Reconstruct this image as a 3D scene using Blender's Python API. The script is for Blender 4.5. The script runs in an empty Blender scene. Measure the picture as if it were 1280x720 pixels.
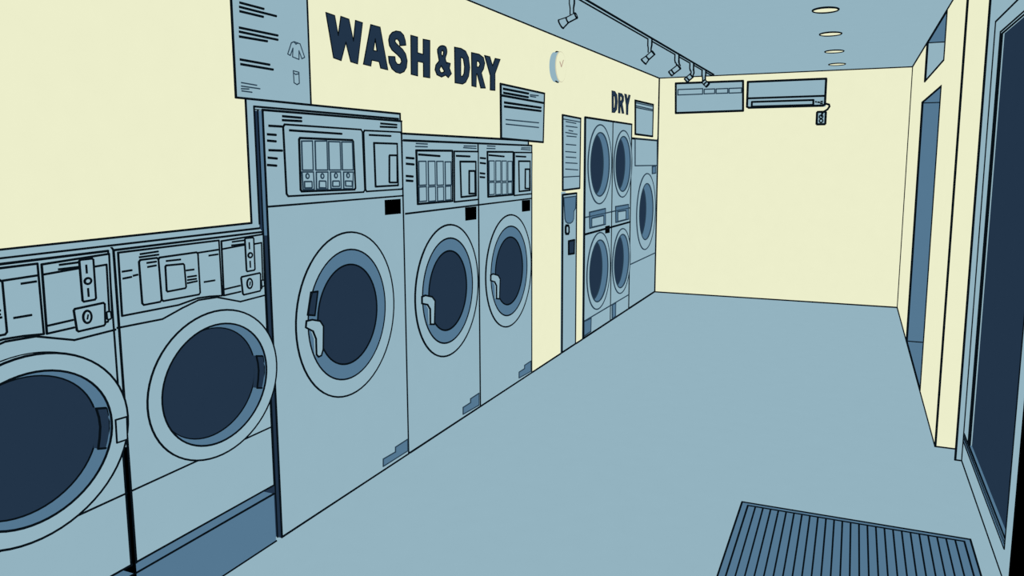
import bpy, math
from mathutils import Vector, Matrix
from mathutils.geometry import tessellate_polygon

SC = bpy.context.scene
COL = SC.collection

# ------------------------------------------------------------------ camera
F = Vector((-0.39689669, 0.90787694, -0.1350277))
R = Vector((0.91644485, 0.40014717, -0.00332923))
U = Vector((-0.05100842, 0.1250668, 0.99083623))
cam_d = bpy.data.cameras.new('camera')
cam = bpy.data.objects.new('camera', cam_d)
COL.objects.link(cam)
m = Matrix((R, U, -F)).transposed().to_4x4()
m.translation = Vector((2.17184815, 0.0, 1.6))
cam.matrix_world = m
cam_d.sensor_width = 36.0
cam_d.lens = 978.613388 / 1280 * 36.0
cam_d.shift_y = -(360 - 333.236) / 1280
cam_d.clip_start = 0.02
SC.camera = cam

# ------------------------------------------------------------------ light: even, shadowless ambient fill added by the renderer, no lamps
W = bpy.data.worlds.new('ambient_fill')
SC.world = W
W.use_nodes = True
W.node_tree.nodes['Background'].inputs[0].default_value = (0.0, 0.0, 0.0, 1)
W.node_tree.nodes['Background'].inputs[1].default_value = 1.0
W.light_settings.distance = 0.00002
W.light_settings.ao_factor = 1.0
SC.cycles.use_fast_gi = True
SC.cycles.fast_gi_method = 'ADD'
SC.cycles.max_bounces = 0
SC.cycles.use_denoising = False
vs = SC.view_settings
vs.view_transform = 'Standard'
vs.look = 'None'
vs.exposure = 0.0
vs.gamma = 1.0
vs.use_curve_mapping = False


# ------------------------------------------------------------------ materials
def lin(c):
    return tuple(((v / 255) / 12.92 if v / 255 <= 0.04045 else ((v / 255 + 0.055) / 1.055) ** 2.4) for v in c) + (1.0,)


def mat(name, rgb, rough=0.9, mottling=0.006):
    M = bpy.data.materials.new(name)
    M.use_nodes = True
    nt = M.node_tree
    nt.nodes.clear()
    out = nt.nodes.new('ShaderNodeOutputMaterial')
    d = nt.nodes.new('ShaderNodeBsdfDiffuse')
    tc = nt.nodes.new('ShaderNodeTexCoord')
    nz = nt.nodes.new('ShaderNodeTexNoise')
    nz.inputs['Scale'].default_value = 9.0
    rp = nt.nodes.new('ShaderNodeValToRGB')
    c = lin(rgb)
    rp.color_ramp.elements[0].position = 0.3
    rp.color_ramp.elements[1].position = 0.7
    rp.color_ramp.elements[0].color = tuple(v * (1 - mottling) for v in c[:3]) + (1,)
    rp.color_ramp.elements[1].color = tuple(min(1, v * (1 + mottling)) for v in c[:3]) + (1,)
    nt.links.new(tc.outputs['Object'], nz.inputs['Vector'])
    nt.links.new(nz.outputs['Fac'], rp.inputs['Fac'])
    nt.links.new(rp.outputs['Color'], d.inputs['Color'])
    nt.links.new(d.outputs['BSDF'], out.inputs['Surface'])
    return M


CREAM = mat('cream_paint', (236, 238, 203))
LIGHT = mat('light_blue_enamel', (147, 179, 192))
MID = mat('mid_blue_enamel', (84, 119, 145))
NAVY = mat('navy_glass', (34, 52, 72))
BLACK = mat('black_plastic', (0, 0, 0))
INK = mat('black_outline', (8, 16, 22))
FINE = mat('slate_outline', (40, 62, 78))
BEZEL = mat('grey_cream_bezel', (208, 206, 176))
HAND = mat('brown_clock_hand', (178, 148, 132))
MATS = [CREAM, LIGHT, MID, NAVY, BLACK, INK, FINE, BEZEL, HAND]
C, L, M_, N, K, I, T = range(7)


# ------------------------------------------------------------------ mesh helpers
LW = 1.6              # stoutness of the black seam beads


class MB:
    """collects faces of one part; build() links them as one mesh object"""

    def __init__(s):
        s.v, s.f, s.m = [], [], []

    def add(s, vs_, fs, mi):
        b = len(s.v)
        s.v += [tuple(v) for v in vs_]
        s.f += [tuple(b + i for i in f) for f in fs]
        s.m += [mi] * len(fs)
        return s

    def box(s, x0, x1, y0, y1, z0, z1, mi=L):
        q = [(x, y, z) for x in (x0, x1) for y in (y0, y1) for z in (z0, z1)]
        return s.add(q, [(0, 1, 3, 2), (4, 6, 7, 5), (0, 4, 5, 1), (2, 3, 7, 6), (0, 2, 6, 4), (1, 5, 7, 3)], mi)

    def quad(s, a, b, c, d, mi):
        return s.add([a, b, c, d], [(0, 1, 2, 3)], mi)

    def prism(s, poly, a0, a1, mi=L, axis='x', holes=(), ink=0.0, inkm=I):
        """polygon extruded along an axis; the a1 face is the front, optionally outlined"""
        def P(q, a):
            return {'x': (a, q[0], q[1]), 'y': (q[0], a, q[1]), 'z': (q[0], q[1], a)}[axis]
        loops = [list(poly)] + [list(h) for h in holes]
        flat = [q for l in loops for q in l]
        tris = tessellate_polygon([[Vector((q[0], q[1], 0)) for q in l] for l in loops])
        n = len(flat)
        vs_ = [P(q, a0) for q in flat] + [P(q, a1) for q in flat]
        fs = [tuple(t) for t in tris] + [tuple(n + i for i in reversed(t)) for t in tris]
        o = 0
        for l in loops:
            k = len(l)
            fs += [(o + i, o + (i + 1) % k, n + o + (i + 1) % k, n + o + i) for i in range(k)]
            o += k
        s.add(vs_, fs, mi)
        if ink:
            for l in loops:
                s.line([P(q, a1) for q in l], ink, inkm, closed=True)
        return s

    def line(s, pts, r, mi=I, closed=False):
        """a round bead along a polyline; r is one radius or one per point"""
        pts = [Vector(q) for q in pts]
        rs = [q * LW for q in (r if isinstance(r, (list, tuple)) else [r] * len(pts))]
        n = len(pts)
        for i in range(n if closed else n - 1):
            a, b = pts[i], pts[(i + 1) % n]
            ra, rb = rs[i], rs[(i + 1) % n]
            d = b - a
            if d.length < 1e-6:
                continue
            d.normalize()
            a, b = a - d * ra * 0.5, b + d * rb * 0.5
            u = d.orthogonal().normalized()
            w = d.cross(u)
            k = 6
            ring = [(math.cos(2 * math.pi * j / k), math.sin(2 * math.pi * j / k)) for j in range(k)]
            vs_ = [a + (u * c + w * q) * ra for c, q in ring] + [b + (u * c + w * q) * rb for c, q in ring]
            fs = [(j, (j + 1) % k, k + (j + 1) % k, k + j) for j in range(k)] + [tuple(range(k))[::-1], tuple(range(k, 2 * k))]
            s.add(vs_, fs, mi)
        return s

    def revolve(s, centre, axis, prof, mi=L, n=48, squash=None, caps=True):
        """profile [(distance along axis, radius)]; squash = (u radius factor, w radius factor)"""
        c = Vector(centre)
        d = Vector(axis).normalized()
        if abs(d.x) > 0.99:
            u, w = Vector((0, 1, 0)), Vector((0, 0, 1))
        else:
            u = d.orthogonal().normalized()
            w = d.cross(u)
        fu, fw = squash or (1, 1)
        vs_, fs = [], []
        for h, r in prof:
            for j in range(n):
                t = 2 * math.pi * j / n
                vs_.append(c + d * h + u * (math.cos(t) * r * fu) + w * (math.sin(t) * r * fw))
        for i in range(len(prof) - 1):
            for j in range(n):
                fs.append((i * n + j, i * n + (j + 1) % n, (i + 1) * n + (j + 1) % n, (i + 1) * n + j))
        if caps:
            fs.append(tuple(range(n))[::-1])
            fs.append(tuple((len(prof) - 1) * n + j for j in range(n)))
        return s.add(vs_, fs, mi)

    def hoop(s, centre, axis, rad, r, mi=I, n=16):
        d = Vector(axis).normalized()
        u = d.orthogonal().normalized()
        w = d.cross(u)
        return s.line([Vector(centre) + (u * math.cos(2 * math.pi * j / n) + w * math.sin(2 * math.pi * j / n)) * rad for j in range(n)], r, mi, True)

    def ellipse(s, x, yc, zc, ry, rz, r, mi=I, n=64, t0=0.0, t1=2 * math.pi):
        closed = abs(t1 - t0 - 2 * math.pi) < 1e-6
        k = n if closed else n + 1
        q = [(x, yc + ry * math.cos(t0 + (t1 - t0) * j / n), zc + rz * math.sin(t0 + (t1 - t0) * j / n)) for j in range(k)]
        return s.line(q, r, mi, closed)

    def build(s, name, parent=None, loc=None, **props):
        base = Vector((0, 0, 0))
        if parent is not None:
            q = parent
            while q is not None:
                base += q.location
                q = q.parent
        elif loc is not None:
            base = Vector(loc)
        me = bpy.data.meshes.new(name)
        me.from_pydata([tuple(Vector(v) - base) for v in s.v], [], s.f)
        used = sorted(set(s.m))
        for mi in used:
            me.materials.append(MATS[mi])
        me.polygons.foreach_set('material_index', [used.index(mi) for mi in s.m])
        me.update()
        o = bpy.data.objects.new(name, me)
        COL.objects.link(o)
        if parent is not None:
            o.parent = parent
        elif loc is not None:
            o.location = loc
        for k, v in props.items():
            o[k] = v
        return o


def thing(name, label, cat, loc, group=None):
    o = bpy.data.objects.new(name, None)
    o.empty_display_size = 0.1
    COL.objects.link(o)
    o.location = loc
    o['label'] = label
    o['category'] = cat
    if group:
        o['group'] = group
    return o


def dup(root, shift, label):
    r = root.copy()
    COL.objects.link(r)
    r.location = root.location + Vector(shift)
    r['label'] = label
    pairs = [(root, r)]
    while pairs:
        a, b = pairs.pop()
        for ch in [o for o in COL.objects if o.parent == a]:
            c = ch.copy()
            COL.objects.link(c)
            c.parent = b
            pairs.append((ch, c))
    return r


def lr(y, px=0.9):
    """bead radius of the seams on the left side, stouter on the bigger pieces further in"""
    return px * (0.87 + 0.916 * y) / 979


def rr(y0, y1, z0, z1, c=0.0):
    """rectangle with clipped corners, in wall coordinates"""
    if not c:
        return [(y0, z0), (y1, z0), (y1, z1), (y0, z1)]
    return [(y0 + c, z0), (y1 - c, z0), (y1, z0 + c), (y1, z1 - c), (y1 - c, z1), (y0 + c, z1), (y0, z1 - c), (y0, z0 + c)]


def soft(poly, c):
    """polygon with each corner clipped by about c"""
    out = []
    n = len(poly)
    for i in range(n):
        p, a, b = Vector(poly[i]), Vector(poly[i - 1]), Vector(poly[(i + 1) % n])
        for q in (a, b):
            d = q - p
            out.append(tuple(p + d * min(0.45, 0.5 * c / max(d.length, 1e-6))))
    return out


def on(x, pts):
    return [(x, q[0], q[1]) for q in pts]


def marks(mb, x, pts, r, mi=I):
    """short printed strokes, two end points each"""
    for i in range(0, len(pts) - 1, 2):
        mb.line(on(x, pts[i:i + 2]), r, mi)


# ------------------------------------------------------------------ the room
H, YB, XR = 2.5484, 9.2923, 2.6555
XW = -0.005            # face of the left wall
YN = -2.0             # the room runs on behind the photographer

f = MB().box(-0.9, 3.6, YN, YB + 0.1, -0.1, 0.0, L)
f.build('floor', kind='structure')
c = MB().box(-0.9, 3.6, YN, YB + 0.1, H, H + 0.1, L)
c.line([(XW, -1, H), (XW, YB, H)], [0.001, lr(YB)], I)
c.line([(XW, YB, H), (XR, YB, H)], lr(YB, 0.85), I)
c.line([(XR, YB, H), (XR, 4.801, H)], [0.0075, 0.0038], I)
c.build('ceiling', kind='structure')

# left wall: built round the machine niches
w = MB()
niches = [(YN, 2.456, 1.345), (2.456, 3.552, 1.822), (3.552, 5.352, 1.726), (5.975, 6.36, 1.342), (6.538, 8.106, 1.980), (8.106, 9.289, 1.840)]
y = YN
for a, b, top in niches:
    if a > y + 1e-6:
        w.box(XW - 0.1, XW, y, a, 0, H, C)
        w.line([(XW, y, 0.002), (XW, a, 0.002)], [lr(y), lr(a)], I)
    w.box(XW - 0.1, XW, a, b, top, H, C)
    y = b
w.box(XW - 0.1, XW, y, YB, 0, H, C)
w.build('wall_left', kind='structure')

w = MB().box(XW - 0.1, XR + 0.3, YB, YB + 0.1, 0, H, C)
w.line([(XW, YB, 0.002), (XR, YB, 0.002)], lr(YB, 0.85), I)
w.line([(XW + 0.004, YB, 0), (XW + 0.004, YB, H)], lr(YB, 0.8), I)
w.line([(XR, YB, 0), (XR, YB, H)], 0.0062, I)
w.build('wall_back', kind='structure')

# right wall with a doorway and a high opening, then a step out towards the shop front
DY0, DY1, DZ = 5.93, 7.58, 2.072
TY0, TY1, TZ = 5.87, 7.45, 2.232
YS = 4.801
w = MB()
XB = XR + 0.12
w.box(XR, XB, DY1, YB, 0, H, C)
w.box(XR, XB, TY1, DY1, DZ, H, C)
w.box(XR, XB, DY0, TY1, DZ, TZ, C)
w.box(XR, XB, YS, DY0, 0, TZ, C)
w.box(XR, XB, YS, TY0, TZ, H, C)
w.box(XB, 2.95, YS, YS + 0.1, 0, H, C)
ri = lambda yy, px=0.8: px * (-0.2 + 0.908 * yy + 0.4) / 979
w.line([(XR, YB, 0.002), (XR, DY1, 0.002)], [ri(YB), ri(DY1)], I)
w.line([(XR, DY1, 0.002), (XR, YS, 0.002)], [ri(DY1), ri(YS)], I)
w.line([(XR, YS, 0.002), (2.76, YS, 0.002)], ri(YS), I)
w.line([(XR, YS, 0), (XR, YS, H)], ri(YS), I)
w.line([(XR, DY1, 0), (XR, DY1, DZ), (XR, DY0, DZ), (XR, DY0, 0)], [ri(DY1), ri(DY1), ri(DY0), ri(DY0)], I)
w.line([(XR, TY1, H), (XR, TY1, TZ), (XR, TY0, TZ), (XR, TY0, H)], [ri(TY1), ri(TY1), ri(TY0), ri(TY0)], I)
w.build('wall_right', kind='structure')



def alcove(y0, y1, z0, z1, side, top, bottom):
    """the five inner faces of an opening"""
    e = 0.002
    y0, y1, z0, z1, a, b = y0 + e, y1 - e, z0 + e, z1 - e, XR + e, XR + 0.5
    d = MB()
    for yy in (y0, y1):
        d.quad((a, yy, z0), (b, yy, z0), (b, yy, z1), (a, yy, z1), side)
    d.quad((b, y0, z0), (b, y1, z0), (b, y1, z1), (b, y0, z1), side)
    d.quad((a, y0, z1), (b, y0, z1), (b, y1, z1), (a, y1, z1), top)
    d.quad((a, y0, z0), (b, y0, z0), (b, y1, z0), (a, y1, z0), bottom)
    d.line([(a, y1, z1), (b, y1, z1)], ri(y1), I)
    d.line([(a, y1, z0), (b, y1, z0)], ri(y1), I)
    return d


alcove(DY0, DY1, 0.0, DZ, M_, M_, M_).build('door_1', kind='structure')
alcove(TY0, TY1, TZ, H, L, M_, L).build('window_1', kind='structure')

# shop front: light-blue casing, glazed leaf, sill and the black post
XS = 2.767
GY0, GY1 = 3.345, 4.44
cs = MB()
cs.prism([(2.735, 4.62), (2.95, 4.62), (2.95, 4.7995), (2.7615, 4.7995)], 0, H, L, axis='z')                  # casing return
cs.box(XS, 2.95, 3.245, 4.62, 2.27, H, L)                    # lintel
cs.box(XS, 2.95, 3.245, 4.62, 0, 0.116, L)                   # bottom rail
cs.box(XS, 2.95, GY1, 4.62, 0.116, 2.27, L)                  # far stile
cs.box(XS, 2.95, 3.245, GY0, 0.116, 2.27, L)                 # near stile
cs.box(XS, 2.95, GY0, GY1, 2.195, 2.27, L)                   # head rail
s_ = 0.0031
cs.line([(2.735, 4.62, 0), (2.735, 4.62, H)], 0.0036, I)
cs.line([(2.735, 4.62, 0.002), (XS, 4.62, 0.002), (XS, 3.1, 0.002)], [0.0036, 0.0036, 0.0024], I)
cs.line([(XS, 4.62, 0), (XS, 4.62, 2.27), (XS, 3.245, 2.27)], [0.0036, 0.0036, 0.0024], I)
cs.line([(XS, GY1, 0.158), (XS, GY1, 2.195), (XS, GY0, 2.195), (XS, GY0, 0.116)], [0.0034, 0.0034, 0.0024, 0.0024], I)
front = cs.build('window_2', kind='structure')
g = MB().box(XS + 0.012, XS + 0.02, GY0, GY1, 0.15, 2.195, N)
g.line([(XS + 0.002, GY1 - 0.022, 0.158), (XS + 0.002, GY1 - 0.022, 2.183), (XS + 0.002, GY0, 2.183)], [0.0032, 0.0032, 0.0022], I)
g.box(XS, XS + 0.012, GY1 - 0.022, GY1, 0.15, 2.195, L)
g.box(XS, XS + 0.012, GY0, GY1 - 0.022, 2.183, 2.195, L)
g.build('glass', front, label='dark navy glass pane')
g = MB().box(XS - 0.002, XS + 0.012, GY0, 4.60, 0.116, 0.158, M_)
for z in (0.116, 0.133, 0.143, 0.158):
    g.line([(XS - 0.002, 4.60, z), (XS - 0.002, GY0, z)], [0.003, 0.002] if z in (0.116, 0.158) else [0.0018, 0.0012], I)
g.line([(XS - 0.002, 4.60, 0.116), (XS - 0.002, 4.60, 0.158)], 0.003, I)
g.build('sill', front, label='mid blue metal sill strip')
MB().box(XS + 0.001, 2.95, 1.6, 3.244, 0, H, K).build('trim_2', kind='structure')

# light-blue surround of the washer niche
t = MB()
XT = -0.0028
t.box(XW, XT, YN, 2.456, 1.328, 1.357, L)
t.box(XW, XT, 2.412, 2.456, 1.357, 1.838, L)
t.box(XW, XT, 2.456, 3.535, 1.802, 1.838, L)
t.box(XW, XT, 3.535, 5.27, 1.705, 1.738, L)
t.line([(XT, YN, 1.357), (XT, 0.9, 1.357), (XT, 2.412, 1.357)], [0.001, lr(1), lr(2.4)], I)
t.line([(XT, YN, 1.333), (XT, 0.9, 1.333), (XT, 2.454, 1.333)], [0.001, lr(1), lr(2.4)], I)
t.line([(XT, 2.412, 1.357), (XT, 2.412, 1.838), (XT, 3.535, 1.838), (XT, 3.535, 1.802)], [lr(2.4), lr(2.4), lr(3.5), lr(3.5)], I)
t.line([(XT, 2.456, 1.35), (XT, 2.456, 1.811), (XT, 3.515, 1.811), (XT, 3.515, 1.8)], [lr(2.4), lr(2.4), lr(3.5), lr(3.5)], I)
t.line([(XT, 3.56, 1.738), (XT, 5.27, 1.738), (XT, 5.27, 1.705)], [lr(3.5), lr(5.2), lr(5.2)], I)
t.build('trim_1', kind='structure')


# ------------------------------------------------------------------ small washers on a plinth
pl_ = MB()
pl_.box(-0.62, -0.003, 0.3, 2.468, 0.0005, 0.2125, M_)
pl_.line([(-0.003, 0.3, 0.2125), (-0.003, 2.468, 0.2125)], [0.001, lr(2.4)], I)
pl_.line([(-0.003, 0.3, 0.002), (-0.003, 2.468, 0.002)], [0.001, lr(2.4)], I)
pl_.box(-0.003, 0.0005, 1.757, 1.774, 0.0005, 0.2125, K)  # black strip carries the painted gap shade down across the plinth front
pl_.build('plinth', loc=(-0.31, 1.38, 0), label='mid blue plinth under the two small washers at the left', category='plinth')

r1 = lr(2.1)
r1t = lr(2.1, 0.8)
sw = thing('washing_machine', 'small front-loading washer on the plinth beside the tall washer, second from the left edge', 'washing machine', (-0.3, 2.127, 0.217), 'small washers on the plinth')
y0, y1 = 1.773, 2.470
b = MB()
b.box(-0.58, 0.0, y0, y1, 0.25, 1.317, L)
b.prism([(0.0, 1.317), (-0.012, 1.329), (-0.58, 1.329), (-0.58, 1.317)], y0, y1, L, axis='y')
e = 0.0028
b.line([(0, y0 + e, 0.25), (0, y0 + e, 1.317), (0, y1 - e, 1.317)], r1)
b.line([(0, y1 - e, 0.25), (0, y1 - e, 1.317)], r1t)
b.line([(0, y0, 0.252), (0, y1, 0.252)], r1)
b.line([(0, y0 + e, 1.317), (-0.012, y0 + e, 1.329)], r1t)
b.line(on(0.0, [(1.77, 1.064), (1.95, 1.059), (2.039, 1.082), (2.116, 1.098), (2.206, 1.094), (2.327, 1.057), (2.473, 1.06)]), r1t)
b.line([(0, y0, 0.505), (0, y1, 0.505)], r1t)
b.build('cabinet', sw)
b = MB().box(-0.56, -0.05, y0 + 0.004, y1 - 0.004, 0.217, 0.25, M_)
b.build('base_rail', sw, label='mid blue recessed base rail')
# black strip paints in the shade of the slot between neighbouring cabinets
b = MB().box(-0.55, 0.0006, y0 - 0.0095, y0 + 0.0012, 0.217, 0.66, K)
b.build('side_gap_shade', sw, label='black painted gap shade along the lower left side')
b = MB().box(-0.55, -0.003, y0 - 0.0095, y0 - 0.0005, 0.66, 1.312, L)
b.build('side_panel', sw)
cp = MB()
XP = 0.005
cp.prism([(1.788, 1.308), (2.226, 1.306), (2.227, 1.097), (2.166, 1.104), (2.108, 1.107), (2.019, 1.097), (1.786, 1.101)], 0.0, XP, L, ink=r1t)
marks(cp, XP, [(1.872, 1.294), (1.945, 1.295), (1.868, 1.284), (1.946, 1.284), (1.798, 1.245), (1.834, 1.245), (1.799, 1.222), (1.831, 1.223), (1.839, 1.226), (1.856, 1.227), (2.173, 1.255), (2.217, 1.255), (2.143, 1.161), (2.194, 1.16), (2.121, 1.271), (2.224, 1.272)], r1t)
cpo = cp.build('control_panel', sw)
b = MB().prism(soft([(1.863, 1.275), (1.942, 1.274), (1.944, 1.122), (1.865, 1.123)], 0.012), XP, 0.008, L, ink=r1t)
marks(b, 0.008, [(1.894, 1.262), (1.931, 1.262), (1.896, 1.248), (1.93, 1.249)], r1t)
b.build('soap_drawer', cpo)
b = MB().prism(soft([(1.941, 1.274), (2.117, 1.274), (2.117, 1.12), (1.945, 1.123)], 0.012), XP, 0.009, L, ink=r1t)
b.prism(soft([(1.967, 1.244), (2.049, 1.24), (2.052, 1.153), (1.966, 1.153)], 0.008), 0.009, 0.011, L, ink=r1t)
marks(b, 0.009, [(1.974, 1.259), (2.035, 1.257), (2.059, 1.215), (2.093, 1.214), (2.063, 1.191), (2.103, 1.19), (2.062, 1.18), (2.102, 1.179), (2.061, 1.169), (2.105, 1.17)], r1t)
b.build('display', cpo)
cp = MB()
cp.prism([(2.239, 1.302), (2.466, 1.308), (2.461, 1.123), (2.443, 1.092), (2.328, 1.097), (2.237, 1.096)], 0.0, XP, L, ink=r1t)
cp.line(on(XP, [(2.242, 1.272), (2.365, 1.276)]), r1t)
cp.line(on(XP, [(2.413, 1.274), (2.454, 1.275), (2.451, 1.123)]), r1t)
cp.line(on(XP, [(2.239, 1.119), (2.33, 1.121)]), r1t)
marks(cp, XP, [(2.294, 1.294), (2.353, 1.294), (2.29, 1.281), (2.356, 1.28)], r1t)
cpo = cp.build('payment_panel', sw)
b = MB().prism(soft([(2.355, 1.302), (2.403, 1.301), (2.402, 1.172), (2.356, 1.172)], 0.008), XP, 0.012, L, ink=r1t)
marks(b, 0.012, [(2.377, 1.283), (2.377, 1.259), (2.377, 1.21), (2.377, 1.186)], r1t)
b.revolve((0.012,) + (2.381, 1.233), (1, 0, 0), [(0, 0.011), (0.004, 0.011)], L, 20)
b.ellipse(0.016, *(2.376, 1.234), 0.011, 0.009, r1t, n=20)
b.build('coin_slot', cpo)
b = MB().prism(soft([(2.322, 1.155), (2.43, 1.157), (2.426, 1.085), (2.328, 1.084)], 0.009), XP, 0.014, L, ink=r1t)
b.revolve((0.014,) + (2.368, 1.123), (1, 0, 0), [(0, 0.014), (0.004, 0.014)], L, 24)
b.ellipse(0.018, *(2.363, 1.124), 0.014, 0.019, r1t, n=24)
b.line(on(0.018, [(2.366, 1.13), (2.362, 1.117)]), r1t * 0.8)
b.build('coin_box_lock', cpo)
b = MB().prism(soft([(2.436, 1.126), (2.451, 1.125), (2.452, 1.101), (2.437, 1.1)], 0.006), XP - 0.004, 0.012, L, ink=r1t * 0.8)
b.build('latch_tab', cpo)
# door: raised oval ring, funnel and recessed dark glass
dy, dz, RY, RZ, QY, QZ = 2.130, 0.787, 0.317, 0.271, 0.2575, 0.221


def ring(mb, x0, x1, yc, zc, o0, o1, mi, n=64):
    """face or wall between two ellipses: o0 at depth x0, o1 at depth x1 (ry, rz)"""
    a = [(x0, yc + o0[0] * math.cos(2 * math.pi * j / n), zc + o0[1] * math.sin(2 * math.pi * j / n)) for j in range(n)]
    b_ = [(x1, yc + o1[0] * math.cos(2 * math.pi * j / n), zc + o1[1] * math.sin(2 * math.pi * j / n)) for j in range(n)]
    mb.add(a + b_, [(j, (j + 1) % n, n + (j + 1) % n, n + j) for j in range(n)], mi)


def disc(mb, x, yc, zc, ry, rz, mi, n=64):
    mb.add([(x, yc + ry * math.cos(2 * math.pi * j / n), zc + rz * math.sin(2 * math.pi * j / n)) for j in range(n)], [tuple(range(n))], mi)


b = MB()
ring(b, 0.0, 0.06, dy, dz, (RY, RZ), (RY, RZ), L)
ring(b, 0.06, 0.06, dy, dz, (RY, RZ), (QY, QZ), L)
b.ellipse(0.06, dy, dz, RY, RZ, r1t)
b.ellipse(0.06, dy, dz, QY, QZ, r1t)
dro = b.build('door', sw)
b = MB()
ring(b, 0.06, 0.018, dy, dz, (QY, QZ), (0.238, 0.203), M_)
b.build('door_funnel', dro, label='mid blue inner funnel of the door')
b = MB()
disc(b, 0.018, dy, dz, 0.238, 0.203, N)
b.ellipse(0.018, dy, dz, 0.238, 0.203, r1t)
b.build('door_glass', dro, label='dark navy door glass')
b = MB().prism([(2.343, 0.8411), (2.381, 0.8322), (2.387, 0.8016), (2.386, 0.7712), (2.382, 0.7373), (2.374, 0.7033), (2.339, 0.7129), (2.347, 0.7463), (2.352, 0.7799), (2.35, 0.8106)], 0.03, 0.052, N, ink=r1t)
b.build('door_handle', dro, label='navy recessed grip')
w1 = dup(sw, (0, -0.712, 0), 'small front-loading washer at the left edge, with a square catch plate on its door')
w1door = [o for o in COL.objects if o.parent == w1 and o.name.startswith('door')][0]
b = MB().prism([(1.687, 0.7884), (1.728, 0.7861), (1.725, 0.7122), (1.686, 0.7135)], 0.06, 0.063, L, ink=lr(1.5, 0.8))
b.build('catch_plate', w1door, label='square catch plate')
MB().ellipse(0.038, dy - 0.712, dz, RY, RZ, lr(1.5, 0.75), n=40, t0=math.radians(50), t1=math.radians(170)).build('door_rear_outline', w1door, label='black outline of the rear edge of the door ring')  # added arc outlining the rear edge of the door ring


# ------------------------------------------------------------------ floor-standing coin washers
def porthole(root, yc, zc, ro, rm, rg, r, handle, latch=None):
    b = MB()
    ring(b, 0.0, 0.012, yc, zc, (ro, ro), (ro, ro), L)
    ring(b, 0.012, 0.012, yc, zc, (ro, ro), (rm, rm), L)
    b.ellipse(0.012, yc, zc, ro, ro, r)
    d = b.build('door', root)
    b = MB()
    ring(b, 0.012, 0.008, yc, zc, (rm, rm), (rg, rg), M_)
    b.ellipse(0.011, yc, zc, rm, rm, r)
    b.build('door_rim', d, label='mid blue rim round the glass')
    b = MB()
    disc(b, 0.007, yc, zc, rg, rg, N)
    b.ellipse(0.0085, yc, zc, rg, rg, r)
    b.build('door_glass', d, label='dark navy door glass')
    b = MB().prism(handle, 0.007, 0.022, L, ink=r)
    b.build('door_handle', d, label='light blue hooked door handle')
    if latch:
        b = MB().prism(latch, 0.008, 0.014, N, ink=r)
        b.build('door_latch', d, label='navy latch plate')


# the tall one
r2, r2t, r2f = lr(3.0), lr(3.0, 0.75), lr(3.0, 0.6)
y0, y1, zt, zs = 2.502, 3.545, 1.800, 1.416
big = thing('washing_machine', 'tallest coin washer, beside the two small washers, with a hooked handle and four soap compartments', 'washing machine', (-0.4, 3.02, 0), 'floor-standing coin washers')
b = MB()
b.box(-0.8, 0.0, y0, y1, 0.004, zt, L)
b.line([(0, y0, zt), (0, y1, zt)], r2)
b.line([(0, y0, 0.005), (0, y0, zt)], r2t)
b.line([(0, y1 - 0.003, 0.005), (0, y1 - 0.003, zt)], r2)
b.line([(0, y0, 0.005), (0, y1, 0.005)], r2)
b.line([(0, y0, zs), (0, y1, zs)], r2t)
marks(b, 0.001, [(2.619, 1.781), (2.736, 1.78), (2.617, 1.765), (2.736, 1.766), (3.348, 1.781), (3.494, 1.78), (3.343, 1.765), (3.493, 1.767), (2.534, 1.739), (2.608, 1.739), (2.523, 1.705), (2.571, 1.704), (2.522, 1.68), (2.569, 1.678), (2.528, 1.642), (2.605, 1.641), (2.521, 1.612), (2.571, 1.609), (2.515, 1.583), (2.566, 1.58)], r2)
b.build('cabinet', big)
b = MB().box(-0.8, -0.018, y0 - 0.006, y0 - 0.0005, 0.004, zt - 0.003, N)  # navy colour stands in for shade in the gap beside the cabinet
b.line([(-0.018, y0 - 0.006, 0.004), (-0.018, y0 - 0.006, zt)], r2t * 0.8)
b.build('side_panel', big, label='side panel coloured navy as gap shade')
b = MB().box(-0.017, -0.003, y0 - 0.006, y0 - 0.0005, 1.30, zt - 0.003, M_)
b.build('side_flange', big, label='mid blue flange along the side')
b = MB().box(-0.017, -0.003, y0 - 0.006, y0 - 0.0005, 0.004, 1.30, N)  # navy fill, painted shade of the gap next to the small washer
b.build('side_gap_shade', big, label='navy painted gap shade along the lower side')
b = MB()
b.prism(soft([(2.616, 1.748), (3.181, 1.745), (3.188, 1.449), (2.62, 1.453)], 0.02), 0.0, 0.004, L, ink=r2t)
marks(b, 0.004, [(2.654, 1.725), (3.015, 1.721)], r2)
b.prism(soft([(2.711, 1.695), (3.102, 1.694), (3.109, 1.464), (2.708, 1.47)], 0.014), 0.004, 0.006, L, ink=r2)
cpo = b.build('control_panel', big)
uppers = [[(2.725, 1.682), (2.797, 1.684), (2.795, 1.559), (2.723, 1.56)], [(2.816, 1.684), (2.899, 1.686), (2.897, 1.558), (2.814, 1.559)], [(2.912, 1.684), (2.996, 1.684), (2.996, 1.557), (2.91, 1.558)], [(3.01, 1.684), (3.091, 1.685), (3.092, 1.556), (3.009, 1.557)]]
lowers = [[(2.72, 1.552), (2.796, 1.551), (2.798, 1.476), (2.722, 1.478)], [(2.817, 1.55), (2.899, 1.549), (2.894, 1.474), (2.814, 1.476)], [(2.918, 1.549), (2.993, 1.548), (2.994, 1.473), (2.917, 1.475)], [(3.017, 1.547), (3.092, 1.546), (3.084, 1.469), (3.014, 1.472)]]
dots = [(2.753, 1.534), (2.856, 1.532), (2.955, 1.532), (3.048, 1.531)]
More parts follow.
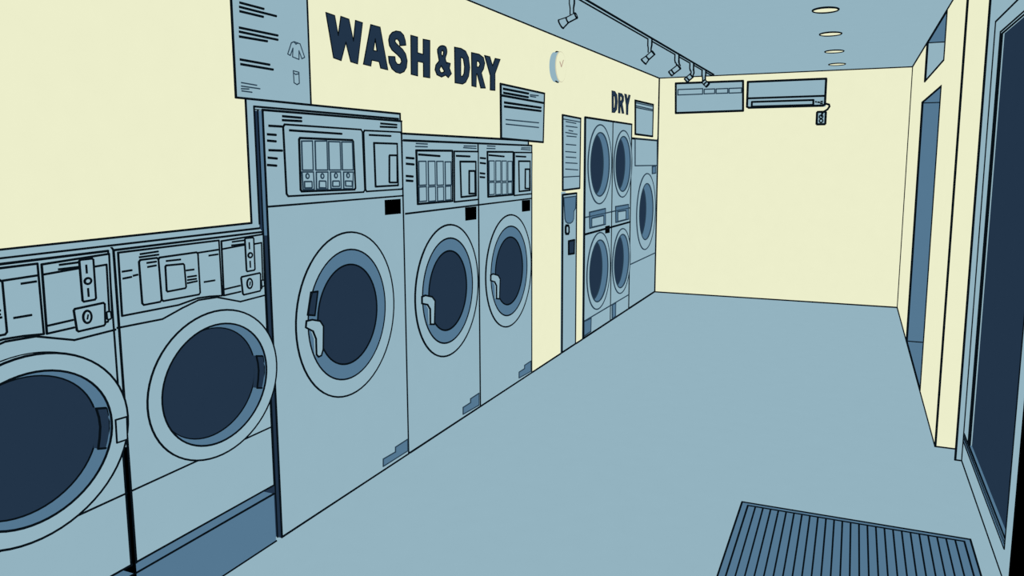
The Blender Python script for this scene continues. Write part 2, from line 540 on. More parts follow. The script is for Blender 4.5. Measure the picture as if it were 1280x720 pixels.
sqs = [[(2.731, 1.511), (2.781, 1.51), (2.781, 1.483), (2.731, 1.484)], [(2.833, 1.511), (2.879, 1.509), (2.879, 1.479), (2.83, 1.482)], [(2.93, 1.508), (2.979, 1.507), (2.979, 1.483), (2.928, 1.484)], [(3.026, 1.506), (3.077, 1.504), (3.077, 1.48), (3.027, 1.483)]]
for up, lo, dt, sq in zip(uppers, lowers, dots, sqs):
    b = MB().prism(up, 0.006, 0.008, L, ink=r2f, inkm=T)
    b.prism(lo, 0.006, 0.008, L, ink=r2f, inkm=T)
    b.revolve((0.008,) + dt, (1, 0, 0), [(0, 0.010), (0.002, 0.010)], L, 16)
    b.ellipse(0.010, *dt, 0.010, 0.010, r2f, T, n=16)
    b.prism(soft(sq, 0.004), 0.008, 0.010, L, ink=r2f, inkm=T)
    b.build('soap_compartment', cpo)
b = MB()
b.prism(soft([(3.193, 1.742), (3.532, 1.744), (3.535, 1.451), (3.196, 1.451)], 0.018), 0.0, 0.004, L, ink=r2t)
marks(b, 0.004, [(3.239, 1.722), (3.43, 1.722)], r2)
cpo = b.build('payment_panel', big)
b = MB().prism([(3.275, 1.684), (3.485, 1.684), (3.486, 1.472), (3.279, 1.472)], 0.004, 0.007, L, ink=r2)
b.build('coin_door', cpo)
b = MB().prism(soft([(3.406, 1.625), (3.476, 1.625), (3.472, 1.487), (3.4, 1.489)], 0.008), 0.007, 0.010, L, ink=r2)
b.build('coin_door_grip', cpo)
MB().prism([(3.367, 1.402), (3.516, 1.401), (3.515, 1.324), (3.367, 1.326)], 0.0, 0.003, K).build('display', big, label='small black display')
MB().prism([(3.289, 0.06752), (3.407, 0.06404), (3.408, 0.09023), (3.53, 0.09197), (3.529, 0.02637), (3.287, 0.02835)], 0.0, 0.003, M_, ink=r2f, inkm=T).build('corner_plate', big, label='mid blue stepped plate at the foot')
porthole(big, 3.022, 0.880, 0.388, 0.307, 0.236, r2t, [(2.693, 0.9114), (2.733, 0.9095), (2.786, 0.8936), (2.808, 0.8661), (2.8, 0.7627), (2.786, 0.7366), (2.767, 0.7351), (2.753, 0.7478), (2.754, 0.8194), (2.735, 0.8579), (2.687, 0.8842)], [(2.74, 1.029), (2.788, 1.026), (2.761, 0.9228), (2.712, 0.9343)])

# the two medium ones
r3, r3t, r3f = lr(4.0), lr(4.0, 0.75), lr(4.0, 0.55)
y0, y1, zt, zs = 3.560, 4.445, 1.703, 1.320
med = thing('washing_machine', 'medium coin washer standing next to the tallest washer, with a hooked door handle', 'washing machine', (-0.4, 4.0, 0), 'floor-standing coin washers')
b = MB()
b.box(-0.8, 0.0, y0, y1, 0.004, zt, L)
b.line([(0, y0 + 0.003, zt), (0, y1 - 0.003, zt)], r3)
b.line([(0, y1 - 0.004, 0.006), (0, y1 - 0.004, zt)], r3)
b.line([(0, y0 + 0.003, 0.006), (0, y1 - 0.003, 0.006)], r3)
b.line([(0, y0 + 0.003, zs), (0, y1 - 0.003, zs)], r3t)
marks(b, 0.001, [(3.687, 1.689), (3.807, 1.688), (3.681, 1.673), (3.806, 1.673), (4.25, 1.684), (4.414, 1.685), (4.242, 1.674), (4.414, 1.671)], r3f, T)
marks(b, 0.001, [(3.583, 1.613), (3.656, 1.61), (3.582, 1.582), (3.655, 1.578), (3.579, 1.518), (3.643, 1.514), (3.578, 1.494), (3.64, 1.49)], r3)
b.build('cabinet', med)
b = MB().prism([(3.683, 1.652), (4.091, 1.654), (4.085, 1.362), (3.688, 1.365)], 0.0, 0.004, L, ink=r3)
marks(b, 0.004, [(3.704, 1.631), (3.938, 1.623)], r3)
cpo = b.build('control_panel', med)
for up, lo in (
        ((3.702, 3.78, 1.465, 1.594), (3.7, 3.779, 1.377, 1.456)),
        ((3.805, 3.88, 1.462, 1.594), (3.802, 3.881, 1.373, 1.453)),
        ((3.901, 3.976, 1.459, 1.593), (3.904, 3.975, 1.37, 1.449)),
        ((4, 4.07, 1.457, 1.59), (3.999, 4.065, 1.371, 1.45))):
    b = MB().prism(rr(*up), 0.004, 0.006, L, ink=r3f, inkm=T)
    b.prism(rr(*lo), 0.004, 0.006, L, ink=r3f, inkm=T)
    b.build('soap_compartment', cpo)
b = MB().prism([(4.117, 1.651), (4.437, 1.652), (4.431, 1.355), (4.112, 1.355)], 0.0, 0.004, L, ink=r3t)
marks(b, 0.004, [(4.141, 1.625), (4.316, 1.622)], r3)
cpo = b.build('payment_panel', med)
MB().prism([(4.187, 1.591), (4.395, 1.59), (4.396, 1.381), (4.195, 1.38)], 0.004, 0.006, L, ink=r3).build('coin_door', cpo)
MB().prism([(4.3, 1.534), (4.376, 1.533), (4.376, 1.394), (4.297, 1.397)], 0.006, 0.009, L, ink=r3).build('coin_door_grip', cpo)
MB().prism([(4.257, 1.314), (4.409, 1.312), (4.407, 1.231), (4.259, 1.233)], 0.0, 0.003, K).build('display', med, label='small black display')
MB().prism([(4.194, 0.07388), (4.297, 0.07455), (4.298, 0.09956), (4.418, 0.1019), (4.417, 0.02248), (4.193, 0.03037)], 0.0, 0.003, M_, ink=r3f, inkm=T).build('corner_plate', med, label='mid blue stepped plate at the foot')
porthole(med, 4.013, 0.840, 0.387, 0.309, 0.234, r3t, [(3.683, 0.8571), (3.72, 0.8592), (3.794, 0.8391), (3.826, 0.8109), (3.814, 0.6779), (3.77, 0.6865), (3.771, 0.7726), (3.742, 0.8032), (3.682, 0.8199)])
dup(med, (0, 0.889, 0), 'medium coin washer farthest from the tallest washer, beside the bare cream wall strip')

# ------------------------------------------------------------------ payment column
rk = lr(6.0, 0.85)
y0, y1, z1 = 5.999, 6.339, 1.318
k = thing('payment_kiosk', 'slim light blue payment column with dark hopper, standing between washers and dryers', 'kiosk', (-0.15, 6.17, 0))
b = MB().box(-0.3, 0.0, y0, y1, 0.004, z1, L)
b.line([(0, y0, 0.008), (0, y0, z1), (0, y1, z1), (0, y1, 0.008)], rk, closed=True)
b.build('housing', k)
MB().prism([(6.015, 1.294), (6.314, 1.294), (6.304, 1.19), (6.264, 1.169), (6.259, 1.106), (6.233, 1.084), (6.18, 1.074), (6.112, 1.079), (6.069, 1.094), (6.045, 1.12)], 0.0, 0.004, M_, ink=lr(6, 0.5), inkm=T).build('hopper', k, label='mid blue round-bottomed hopper')
b = MB().prism(soft([(6.057, 1.064), (6.134, 1.058), (6.135, 0.989), (6.058, 0.9957)], 0.03), 0.0, 0.005, L, ink=rk * 1.2)
b.build('card_slot', k)
MB().prism([(6.136, 0.9274), (6.279, 0.9246), (6.273, 0.8096), (6.138, 0.8177)], 0.0, 0.005, N, ink=rk).build('screen', k, label='dark navy screen')


# ------------------------------------------------------------------ dryers
def dryer_door(root, yc, zc, ro, rm, r, name, depth=0.06, rg=None):
    rg = rg or rm * 0.97
    b = MB()
    ring(b, 0.0, 0.008, yc, zc, (ro, ro), (ro, ro), L)
    ring(b, 0.008, 0.008, yc, zc, (ro, ro), (rm, rm), L)
    b.ellipse(0.008, yc, zc, ro, ro, r, T)
    b.ellipse(0.008, yc, zc, rm, rm, r, T)
    d = b.build(name, root)
    b = MB()
    ring(b, 0.008, 0.008 - depth, yc, zc, (rm, rm), (rg, rg), M_)
    b.build('door_funnel', d, label='mid blue inner funnel of the door')
    b = MB()
    disc(b, 0.0085 - depth, yc, zc, rg, rg, N)
    b.ellipse(0.010 - depth, yc, zc, rg, rg, r, T)
    b.build('door_glass', d, label='dark navy door glass')


rd, rdf = lr(7.2, 0.85), lr(7.2, 0.55)


def holed_front(mb, y0, y1, z0, z1, holes, x0=-0.06, x1=0.0):
    """front sheet with round door openings"""
    hs = [[(yc + r * math.cos(2 * math.pi * j / 40), zc + r * math.sin(2 * math.pi * j / 40)) for j in range(40)] for yc, zc, r in holes]
    mb.prism([(y0, z0), (y1, z0), (y1, z1), (y0, z1)], x0, x1, L, holes=hs)


def stack(y0, y1, yc, ro, rm, label, edges, frame, inner, patch, black=None):
    zt = 1.963
    t = thing('stacked_dryer', label, 'dryer', (-0.4, (y0 + y1) / 2, 0), 'stacked dryers')
    b = MB().box(-0.8, -0.08, y0, y1, 0.004, zt, L)
    holed_front(b, y0, y1, 0.004, zt, [(yc, 1.555, rm + 0.004), (yc, 0.566, rm + 0.004)], x0=-0.08)
    b.line([(0, y0 + 0.01, zt), (0, y1 - 0.01, zt)], rd)
    b.line([(0, y0 + 0.01, 0.009), (0, y1 - 0.01, 0.009)], rd)
    b.line([(0, y0 + 0.01, 0.945), (0, y1 - 0.01, 0.945)], rd)
    b.line([(0, y0 + 0.01, 1.095), (0, y1 - 0.01, 1.095)], rdf, T)
    b.line([(0, y0 + 0.01, 0.163), (0, y1 - 0.01, 0.163)], rdf, T)
    for q, rq in edges:
        b.line([(0, q, 0.009), (0, q, zt)], rq)
    b.build('cabinet', t)
    dryer_door(t, yc, 1.555, ro, rm, rdf, 'upper_door')
    dryer_door(t, yc, 0.566, ro, rm, rdf, 'lower_door')
    b = MB().prism(frame, 0.0, 0.004, M_, ink=rdf, inkm=T)
    b.prism(inner, 0.004, 0.006, L, ink=rdf, inkm=T)
    b.build('control_panel', t, label='mid blue framed control panel')
    MB().prism(patch, 0.0, 0.004, M_, ink=rdf, inkm=T).build('lint_flap', t, label='mid blue flap at the foot')
    if black:
        MB().prism(black, 0.0, 0.004, K).build('display', t, label='small black display')
    return t, zt


t, zt = stack(6.556, 7.408, 6.985, 0.360, 0.290, 'stacked dryer with two round doors, nearer the payment column', ((6.560, rd), (7.399, rdf * 1.2)),
              [(6.691, 1.134), (7.178, 1.139), (7.185, 0.9883), (6.705, 0.9904)], [(6.752, 1.076), (7.115, 1.077), (7.118, 0.9919), (6.754, 0.9951)],
              [(6.561, 0.1638), (6.77, 0.1551), (6.762, 0.03122), (6.565, 0.02909)], [(7.191, 0.9687), (7.332, 0.967), (7.336, 0.8942), (7.194, 0.8995)])
t, zt = stack(7.412, 8.098, 7.765, 0.333, 0.275, 'stacked dryer with two round doors, beside the single tall dryer', ((8.088, rd),),
              [(7.523, 1.138), (8.001, 1.134), (8.02, 0.9794), (7.54, 0.9804)], [(7.599, 1.083), (7.898, 1.077), (7.903, 0.9844), (7.604, 0.9854)],
              [(7.454, 0.1623), (7.58, 0.1579), (7.578, 0.02199), (7.461, 0.02013)])
t = thing('tall_dryer', 'single tall dryer with one round door in the far corner', 'dryer', (-0.4, 8.7, 0))
re, ref = lr(8.7, 0.85), lr(8.7, 0.5)
y0, y1, zt = 8.112, 9.272, 1.820
b = MB().box(-0.8, -0.1, y0, y1, 0.004, zt, L)
holed_front(b, y0, y1, 0.004, zt, [(8.765, 1.012, 0.324)], x0=-0.1)
b.line([(0, y0 + 0.01, zt), (0, y1, zt)], re)
b.line([(0, y1, 0.010), (0, y1, zt)], re)
b.line([(0, y0 + 0.01, 0.010), (0, y1, 0.010)], re)
b.line([(0, y0, 0.485), (0, y1, 0.485)], ref, T)
b.build('cabinet', t)
MB().prism([(8.226, 1.823), (9.215, 1.822), (9.242, 1.53), (8.246, 1.534)], 0.0, 0.005, L, ink=ref, inkm=T).build('upper_panel', t)
MB().prism([(9.016, 1.517), (9.186, 1.523), (9.19, 1.44), (9.024, 1.437)], 0.0, 0.005, M_, ink=ref, inkm=T).build('display', t, label='small mid blue display')
dryer_door(t, 8.765, 1.012, 0.430, 0.318, ref, 'door', 0.085)

# ------------------------------------------------------------------ writing and signs on the left wall
XL = 0.0
sg = thing('wall_lettering', 'large dark navy WASH & DRY lettering on the cream wall above the washers', 'sign', (XW, 3.9, 2.0))
ls = 0.0030


def smooth(pts, n=3):
    """closed Catmull-Rom curve through the points"""
    out = []
    k = len(pts)
    for i in range(k):
        p0, p1, p2, p3 = (Vector(pts[(i + d) % k]) for d in (-1, 0, 1, 2))
        for j in range(n):
            u = j / n
            out.append(tuple(0.5 * ((2 * p1) + (p2 - p0) * u + (2 * p0 - 5 * p1 + 4 * p2 - p3) * u * u + (3 * p1 - p0 - 3 * p2 + p3) * u ** 3)))
    return out


def letter(parent, outline, r, holes=(), x1=-0.001):
    MB().prism(outline, XW + 0.001, x1, N, holes=holes, ink=r).build('letter', parent)


letter(sg, [(2.937, 2.245), (3, 2.242), (3.022, 2.158), (3.047, 2.246), (3.108, 2.243), (3.139, 2.149), (3.161, 2.246), (3.217, 2.244), (3.167, 2.049), (3.113, 2.053), (3.079, 2.137), (3.038, 2.05), (2.982, 2.056)], lr(2.95, 0.45))
letter(sg, [(3.287, 2.246), (3.367, 2.246), (3.428, 2.048), (3.364, 2.05), (3.352, 2.079), (3.287, 2.08), (3.277, 2.051), (3.216, 2.053)], lr(3.2, 0.45), [[(3.322, 2.185), (3.335, 2.128), (3.303, 2.127)]])
letter(sg, [(3.606, 2.191), (3.601, 2.214), (3.586, 2.238), (3.556, 2.251), (3.516, 2.249), (3.479, 2.237), (3.453, 2.218), (3.443, 2.195), (3.449, 2.169), (3.472, 2.15), (3.522, 2.133), (3.554, 2.118), (3.561, 2.101), (3.543, 2.087), (3.518, 2.086), (3.501, 2.098), (3.497, 2.12), (3.438, 2.115), (3.443, 2.084), (3.468, 2.057), (3.505, 2.044), (3.543, 2.042), (3.583, 2.055), (3.607, 2.078), (3.616, 2.113), (3.602, 2.146), (3.572, 2.166), (3.526, 2.182), (3.502, 2.193), (3.504, 2.206), (3.524, 2.211), (3.544, 2.201), (3.548, 2.181)], lr(3.4, 0.45))
letter(sg, [(3.659, 2.248), (3.727, 2.248), (3.724, 2.167), (3.784, 2.165), (3.787, 2.245), (3.859, 2.248), (3.852, 2.048), (3.783, 2.047), (3.785, 2.122), (3.723, 2.122), (3.72, 2.046), (3.655, 2.048)], lr(3.65, 0.45))
letter(sg, smooth([(3.945, 2.197), (3.959, 2.224), (4, 2.239), (4.043, 2.236), (4.054, 2.211), (4.041, 2.187), (4.017, 2.162)], 2) [:-2] + [(4.048, 2.146), (4.052, 2.152), (4.093, 2.151), (4.081, 2.123), (4.105, 2.095), (4.067, 2.069), (4.036, 2.08), (3.986, 2.065), (3.934, 2.072), (3.913, 2.097), (3.924, 2.125), (3.962, 2.151)], lr(3.95, 0.45), [[(3.987, 2.202), (4.001, 2.215), (4.016, 2.206), (4.01, 2.19), (4, 2.18), (3.987, 2.189)], [(3.961, 2.104), (3.983, 2.127), (4.022, 2.1), (3.997, 2.089), (3.974, 2.09)]])
letter(sg, [(4.149, 2.249), (4.23, 2.252), (4.29, 2.243), (4.327, 2.211), (4.342, 2.153), (4.325, 2.1), (4.285, 2.062), (4.244, 2.048), (4.15, 2.047)], lr(4.15, 0.45), [[(4.225, 2.201), (4.258, 2.198), (4.274, 2.153), (4.266, 2.111), (4.244, 2.092), (4.223, 2.093)]])
letter(sg, [(4.369, 2.245), (4.472, 2.247), (4.534, 2.234), (4.552, 2.202), (4.535, 2.166), (4.503, 2.138), (4.559, 2.05), (4.494, 2.045), (4.445, 2.125), (4.432, 2.125), (4.426, 2.046), (4.37, 2.048)], lr(4.4, 0.45), [[(4.438, 2.203), (4.47, 2.203), (4.486, 2.188), (4.469, 2.169), (4.438, 2.168)]])
letter(sg, [(4.553, 2.249), (4.629, 2.25), (4.669, 2.197), (4.711, 2.249), (4.786, 2.251), (4.705, 2.153), (4.703, 2.047), (4.633, 2.044), (4.635, 2.133)], lr(4.6, 0.45))
sg = thing('wall_lettering', 'small dark navy DRY lettering on the wall above the dryers', 'sign', (XW, 7.8, 2.1))
letter(sg, [(7.358, 2.25), (7.461, 2.251), (7.534, 2.224), (7.557, 2.161), (7.536, 2.084), (7.465, 2.05), (7.37, 2.047)], lr(7.4, 0.25), [[(7.419, 2.212), (7.458, 2.2), (7.474, 2.152), (7.457, 2.097), (7.425, 2.088)]])
letter(sg, [(7.583, 2.247), (7.704, 2.248), (7.775, 2.226), (7.778, 2.183), (7.73, 2.152), (7.797, 2.06), (7.723, 2.057), (7.667, 2.133), (7.655, 2.132), (7.654, 2.055), (7.591, 2.054)], lr(7.8, 0.25), [[(7.65, 2.22), (7.694, 2.218), (7.712, 2.199), (7.688, 2.177), (7.653, 2.175)]])
letter(sg, [(7.804, 2.253), (7.882, 2.253), (7.918, 2.2), (7.961, 2.255), (8.026, 2.254), (7.949, 2.146), (7.946, 2.054), (7.882, 2.053), (7.873, 2.146)], lr(8.1, 0.25))


def poster(name, label, outline, bold, fine, r, x1, extra=None, cat='poster'):
    b = MB().prism(outline, XW + 0.0005, x1, L, ink=r)
    marks(b, x1, bold, r * 1.1, I)
    marks(b, x1, fine, r * 0.6, T)
    for q, cl in extra or ():
        b.line(on(x1, q), r * 0.55, T, closed=cl)
    n = len(outline)
    cy, cz = sum(q[0] for q in outline) / n, min(q[1] for q in outline)
    return b.build(name, loc=(XW, cy, cz), label=label, category=cat)


poster('poster', 'big light blue instruction poster with shirt and bin drawings above the tallest washer',
       [(2.356, 1.838), (2.804, 1.838), (2.804, 2.44), (2.356, 2.44)],
       [(2.401, 2.193), (2.53, 2.192), (2.398, 2.177), (2.602, 2.176), (2.399, 2.161), (2.525, 2.161), (2.392, 2.1), (2.606, 2.101), (2.391, 2.085), (2.605, 2.084), (2.39, 2.067), (2.542, 2.07), (2.388, 1.982), (2.55, 1.98), (2.39, 1.965), (2.569, 1.963)],
       [(2.388, 1.896), (2.472, 1.893), (2.387, 1.883), (2.489, 1.881), (2.386, 1.873), (2.427, 1.875), (2.388, 1.865), (2.443, 1.864)],
       lr(2.6), 0.002,
       [([(2.709, 2.09), (2.747, 2.086), (2.774, 2.034), (2.755, 2.026), (2.738, 2.057), (2.736, 2.021), (2.695, 2.027), (2.7, 2.063), (2.681, 2.031), (2.665, 2.035), (2.691, 2.083)], True),
        ([(2.709, 2.089), (2.72, 2.081), (2.733, 2.088)], False),
        ([(2.696, 1.971), (2.732, 1.968), (2.732, 1.923), (2.717, 1.916), (2.698, 1.922)], True),
        ([(2.696, 1.963), (2.71, 1.957), (2.732, 1.962)], False)])
poster('poster', 'light blue instruction poster between the WASH & DRY lettering and the wall clock',
       [(4.787, 2.095), (5.575, 2.092), (5.551, 1.731), (4.79, 1.742)],
       [(4.827, 2.067), (5.257, 2.068), (4.831, 2.041), (5.252, 2.042), (4.804, 2.022), (5.567, 2.021), (4.842, 1.979), (5.499, 1.983), (4.842, 1.953), (5.499, 1.959)],
       [(4.867, 1.868), (5.461, 1.871), (4.867, 1.838), (5.461, 1.837), (5.293, 2.061), (5.454, 2.067), (5.297, 2.051), (5.402, 2.053)], lr(5.1), 0.002)
poster('price_list', 'narrow light blue price list on the wall above the payment column',
       [(5.982, 1.954), (6.426, 1.947), (6.416, 1.358), (5.995, 1.355)], [],
       [(6.007, 1.923), (6.414, 1.917), (6.058, 1.906), (6.306, 1.901), (6.059, 1.87), (6.338, 1.869), (6.127, 1.838), (6.23, 1.834), (6.048, 1.819), (6.339, 1.811), (6.08, 1.791), (6.317, 1.79), (6.061, 1.724), (6.31, 1.721), (6.051, 1.666), (6.312, 1.661), (6.063, 1.622), (6.313, 1.617), (6.053, 1.576), (6.345, 1.569), (6.053, 1.525), (6.367, 1.514), (6.007, 1.461), (6.413, 1.46)], lr(6.2, 0.8), 0.0015, cat='price list')
poster('notice', 'small light blue notice on the wall above the single tall dryer',
       [(8.216, 2.215), (9.006, 2.221), (9.002, 1.863), (8.241, 1.867)], [],
       [(8.251, 2.194), (8.992, 2.201), (8.253, 2.162), (8.976, 2.165), (8.254, 2.145), (8.977, 2.15)], lr(8.5, 0.85), 0.0015, cat='notice')

# wall clock
k = thing('wall_clock', 'round wall clock with cream face and light blue rim on the left wall', 'clock', (XW, 5.81, 2.308))
b = MB()
cy, cz, cr = 5.812, 2.308, 0.112
b.revolve((XW, cy, cz), (1, 0, 0), [(0.0, cr), (0.050, cr)], L, 48)
b.ellipse(0.046, cy, cz, cr, cr, 0.0026, 7)
b.ellipse(0.02, cy, cz, cr + 0.001, cr + 0.001, 0.0045, I, n=8, t0=math.pi / 2 - 0.1, t1=math.pi / 2 + 0.3)
b.ellipse(0.02, cy, cz, cr + 0.001, cr + 0.001, 0.0045, I, n=8, t0=-math.pi / 2 - 0.3, t1=-math.pi / 2 + 0.1)
b.build('rim', k)
b = MB()
b.revolve((0.046, cy, cz), (1, 0, 0), [(0.0, cr * 0.985), (0.004, cr * 0.985)], C, 48)
b.build('dial', k, label='cream clock dial')
MB().line([(0.051, cy - 0.035, cz + 0.035), (0.051, cy, cz)], 0.0024, 8).build('hour_hand', k)
MB().line([(0.051, cy, cz), (0.051, cy + 0.045, cz + 0.055)], 0.002, 8).build('minute_hand', k)

# ------------------------------------------------------------------ back wall
YF = YB - 0.012
b = MB()
rb = lr(YB, 0.85)
b.prism([(0.198, 2.473), (0.954, 2.47), (0.9656, 2.141), (0.2064, 2.135)], YB - 0.001, 9.28, L, axis='y', ink=rb)
for q in ((0.225, 0.5092, 2.341, 2.402), (0.5266, 0.6451, 2.343, 2.394), (0.6606, 0.7902, 2.342, 2.393), (0.8044, 0.9429, 2.341, 2.393)):
    x0, x1, z0, z1 = q
    b.line([(x0, 9.28, z0), (x1, 9.28, z0), (x1, 9.28, z1), (x0, 9.28, z1)], rb * 0.55, T, closed=True)
b.build('notice_board', loc=(0.57, YB - 0.006, 2.13), label='light blue notice board with a row of four boxes on the back wall', category='notice board')

YA = 9.08
a = thing('air_conditioner', 'light blue split air conditioner high on the back wall beside the notice board', 'air conditioner', (1.4, YB - 0.1, 2.15))
x0, x1, z0, z1 = 1.032, 1.83, 2.16, 2.438
b = MB()
prof = [(YB - 0.001, z0), (YA + 0.05, z0), (YA, z0 + 0.03), (YA, z1), (YB - 0.001, z1)]
b.prism([(q[0], q[1]) for q in prof], x0, x1, L, axis='x')
ra = lr(9.0, 0.85)
zm = (1.415, 2.261)[1]
b.line([(x0, YA, z0 + 0.012), (x0, YA, z1), (x1, YA, z1), (x1, YA, z0 + 0.012), (x1 - 0.02, YA, z0), (x0 + 0.02, YA, z0)], ra, closed=True)
b.line([(x0, YA, zm), (x1, YA, zm)], ra * 0.9)
b.build('casing', a)
vx0, vx1, vz0, vz1 = 1.083, 1.714, 2.17, 2.221
b = MB().box(vx0, vx1, YA - 0.004, YA + 0.01, vz0, vz1, L)
b.line([(vx0, YA - 0.004, vz0), (vx1, YA - 0.004, vz0), (vx1, YA - 0.004, vz1), (vx0, YA - 0.004, vz1)], ra * 0.9, closed=True)
b.build('air_flap', a)
b = MB()
for q in ([(1.736, 2.204), (1.745, 2.199)], [(1.759, 2.197), (1.776, 2.195)], [(1.788, 2.201), (1.805, 2.203)], [(1.786, 2.183), (1.805, 2.182)]):
    b.line([(q[0][0], YA - 0.001, q[0][1]), (q[1][0], YA - 0.001, q[1][1])], ra * 0.7, I)
b.build('indicator', a)
cd = [(1.827, 2.189), (1.866, 2.178), (1.872, 2.158), (1.852, 2.127), (1.821, 2.108), (1.801, 2.092), (1.795, 2.058)]
b = MB().line([(cd[0][0], 9.2, cd[0][1]), (cd[1][0], 9.21, cd[1][1]), (cd[2][0], 9.22, cd[2][1]), (cd[3][0], 9.235, cd[3][1]), (cd[4][0], 9.245, cd[4][1]), (cd[5][0], 9.255, cd[5][1]), (cd[6][0], 9.262, cd[6][1])], ra * 0.85, I)
b.build('power_cord', a, label='thin black power cord')
sx0, sx1, sz0, sz1 = 1.748, 1.836, 1.973, 2.105
so = thing('wall_socket', 'small double wall socket below the right end of the air conditioner', 'socket', ((sx0 + sx1) / 2, YB, sz0))
b = MB().prism(soft([(sx0, sz0), (sx1, sz0), (sx1, sz1), (sx0, sz1)], 0.012), YB - 0.001, 9.27, L, axis='y', ink=ra)
b.build('socket_plate', so)
for px in ((1.79, 2.053), (1.792, 2.01)):
    b = MB().revolve((px[0], 9.27, px[1]), (0, -1, 0), [(0, 0.018), (0.003, 0.018)], L, 16)
    b.line([(px[0] + 0.018 * math.cos(t * math.pi / 6), 9.266, px[1] + 0.018 * math.sin(t * math.pi / 6)) for t in range(12)], ra * 0.6, closed=True)
    b.build('outlet', so)

# ------------------------------------------------------------------ ceiling: track, spotlights, downlights
TX = 0.64
tr = MB().box(TX - 0.015, TX + 0.015, 2.6, 9.1, H - 0.012, H - 0.001, L)
for dx in (-0.016, 0.016):
    tr.line([(TX + dx, 2.6, H - 0.012), (TX + dx, 9.1, H - 0.012)], [0.0034, 0.0062], I)
tr.line([(TX - 0.015, 9.1, H - 0.012), (TX + 0.015, 9.1, H - 0.012)], 0.007, I)
tr.build('ceiling_track', loc=(TX, 5.85, H - 0.012), label='long lighting track on the ceiling carrying the spotlights', category='track')


def spot(label, y, stem, hw, a, b_, c_, wa, wc, sw_, py):
    """track spotlight: stem from the track to the knuckle, a short barrel and a flared mouth, all at depth y"""
    r = lr(y, 0.62)
    sw_ = sw_ * 0.55
    o = thing('spotlight', label, 'spotlight', (TX, y, H - 0.012), 'track spotlights')
    P3 = lambda q: Vector((q[0], y, q[1]))
    # seam beads along both sides of the stem give it its outline
    s0, s1 = P3(stem[0]), P3(stem[1])
    m_ = MB()
    n = len(stem)
    for i in range(n - 1):
        q0, q1 = P3(stem[i]), P3(stem[i + 1])
        d = (q1 - q0)
        m_.revolve(q0, d, [(0, sw_), (d.length, sw_)], L, 14)
        side = Vector((d.z, 0, -d.x)).normalized() * (sw_ + r)
        m_.line([q0 + side, q1 + side], r)
        m_.line([q0 - side, q1 - side], r)
    m_.build('stem', o)
    ad = MB()
    top = Vector((s0.x, y, H - 0.0125))
    ad.revolve(top, (0, 0, -1), [(0, sw_ * 1.7), (0.05, sw_ * 1.7), (0.075, sw_)], L, 14)
    for sgn in (-1, 1):
        ad.line([top + Vector((sgn * (sw_ * 1.7 + r), 0, 0)), top + Vector((sgn * (sw_ * 1.7 + r), 0, -0.05)), top + Vector((sgn * (sw_ + r), 0, -0.075))], r)
    ad.build('adapter', o)
    wa, wc = wa * 0.85, wc * 0.85
    A, B, Cc = P3(a), P3(b_), P3(c_)
    hd = MB()
    d = (B - A).normalized()
    side = Vector((d.z, 0, -d.x))
    hd.revolve(A, d, [(0, wa), ((B - A).length, wa)], L, 18)
    e = wa + r * 0.6
    hd.line([A + side * e, B + side * e], r)
    hd.line([A - side * e, B - side * e], r)
    hd.hoop(A, d, e, r)
    hd.hoop(B, d, e, r)
    h_ = hd.build('lamp_head', o)
    mo = MB()
    d2 = (Cc - B).normalized()
    side2 = Vector((d2.z, 0, -d2.x))
    mo.revolve(B, d2, [(0, wa), ((Cc - B).length, wc)], L, 18)
    e2 = wc + r * 0.6
    mo.line([B + side2 * e, Cc + side2 * e2], r)
    mo.line([B - side2 * e, Cc - side2 * e2], r)
    mo.hoop(Cc, d2, e2, r)
    mo.build('lamp_mouth', h_)
    return o


spot('track spotlight nearest the photographer, its stem cut by the top edge of the photo', 4.4, [(0.629, 2.533), (0.629, 2.429)], 0, (0.654, 2.418), (0.602, 2.397), (0.563, 2.377), 0.0156, 0.0293, 0.0124, 0)
spot('track spotlight hanging second along the track from the near end', 6.213, [(0.64, 2.526), (0.639, 2.434)], 0, (0.668, 2.427), (0.624, 2.391), (0.593, 2.362), 0.0169, 0.0263, 0.0125, 0)
spot('track spotlight in the middle of the five on the track', 7.216, [(0.642, 2.531), (0.651, 2.45), (0.661, 2.428)], 0, (0.664, 2.424), (0.608, 2.384), (0.586, 2.367), 0.0209, 0.0230, 0.0144, 0)
spot('track spotlight fourth along the track from the near end', 7.91, [(0.642, 2.524), (0.652, 2.44), (0.645, 2.417)], 0, (0.643, 2.413), (0.609, 2.385), (0.59, 2.369), 0.0204, 0.0227, 0.0141, 0)
spot('track spotlight closest to the back wall, in front of the notice board', 8.593, [(0.64, 2.527), (0.643, 2.424)], 0, (0.639, 2.42), (0.659, 2.398), (0.683, 2.376), 0.0203, 0.0220, 0.0152, 0)

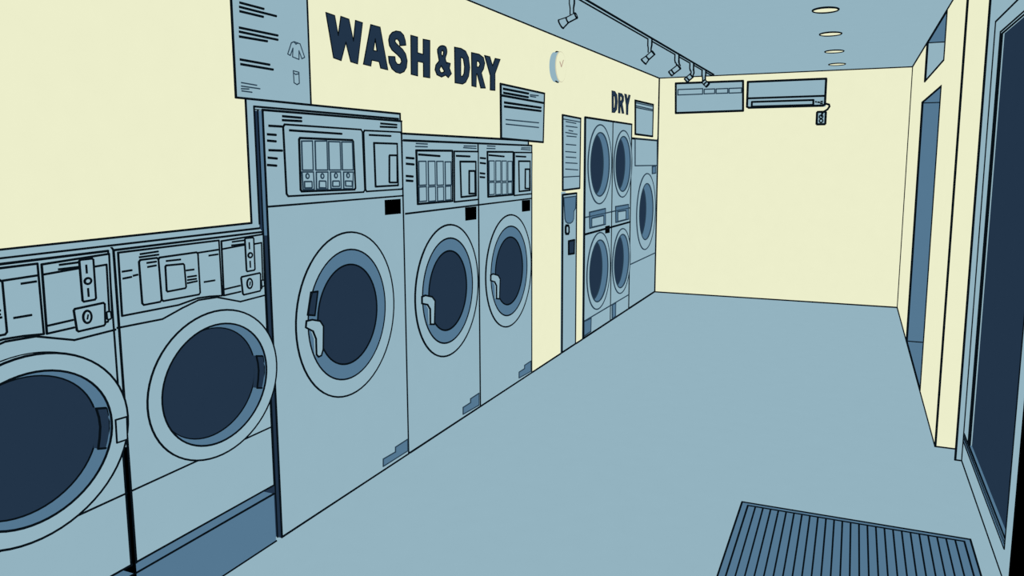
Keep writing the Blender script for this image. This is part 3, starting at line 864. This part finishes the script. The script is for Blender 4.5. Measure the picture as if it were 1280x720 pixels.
dl = None
for i, (yy, lab) in enumerate(((5.575, 'largest-looking downlight, nearest the photographer in the ceiling row'), (6.635, 'round cream ceiling downlight, second of the row from the near end'), (7.706, 'round cream ceiling downlight, third of the row from the near end'), (8.747, 'round cream ceiling downlight closest to the back wall'))):
    if dl is None:
        dl = thing('downlight', lab, 'downlight', (1.938, yy, H - 0.012), 'row of ceiling downlights')
        def oval(a, e, z=0):
            return [(1.938 + a * math.cos(t * math.pi / 24), yy + e * math.sin(t * math.pi / 24)) for t in range(48)]
        b = MB().prism(oval(0.084, 0.122, 0), H - 0.0005, H - 0.003, I, axis='z')
        b.line([(q[0], q[1], H - 0.003) for q in oval(0.078, 0.094)], 0.0034, I, closed=True)
        b.build('ring', dl, label='black outer ring')
        b = MB().prism(oval(0.072, 0.066, 0), H - 0.0025, H - 0.0036, C, axis='z')
        b.build('diffuser', dl, label='cream diffuser')
    else:
        dup(dl, (0, yy - 5.575, 0), lab)

# ------------------------------------------------------------------ door mat
mx0, mx1, my0, my1 = 1.760, 2.692, 2.45, 3.628
dm = thing('door_mat', 'mid blue ribbed door mat on the floor by the shop front', 'mat', ((mx0 + mx1) / 2, 3.0, 0))
b = MB().box(mx0, mx1, my0, my1, 0.0005, 0.006, M_)
b.line([(mx0, my0, 0.006), (mx0, my1, 0.006), (mx1, my1, 0.006), (mx1, my0, 0.006)], [0.002, 0.0030, 0.0030, 0.002], I)
b.build('border', dm)
b = MB().box(mx0 + 0.030, mx1 - 0.026, my0 + 0.03, my1 - 0.034, 0.006, 0.008, M_)
b.line([(mx0 + 0.030, my0 + 0.03, 0.008), (mx0 + 0.030, my1 - 0.034, 0.008), (mx1 - 0.026, my1 - 0.034, 0.008), (mx1 - 0.026, my0 + 0.03, 0.008)], [0.002, 0.0028, 0.0028, 0.002], I)
nr = 25
for i in range(1, nr + 1):
    xx = mx0 + 0.030 + (mx1 - mx0 - 0.056) * i / (nr + 1)
    b.line([(xx, my0 + 0.03, 0.0075), (xx, my1 - 0.034, 0.0075)], [0.0018, 0.0026], I)
b.build('ribbed_pile', dm)
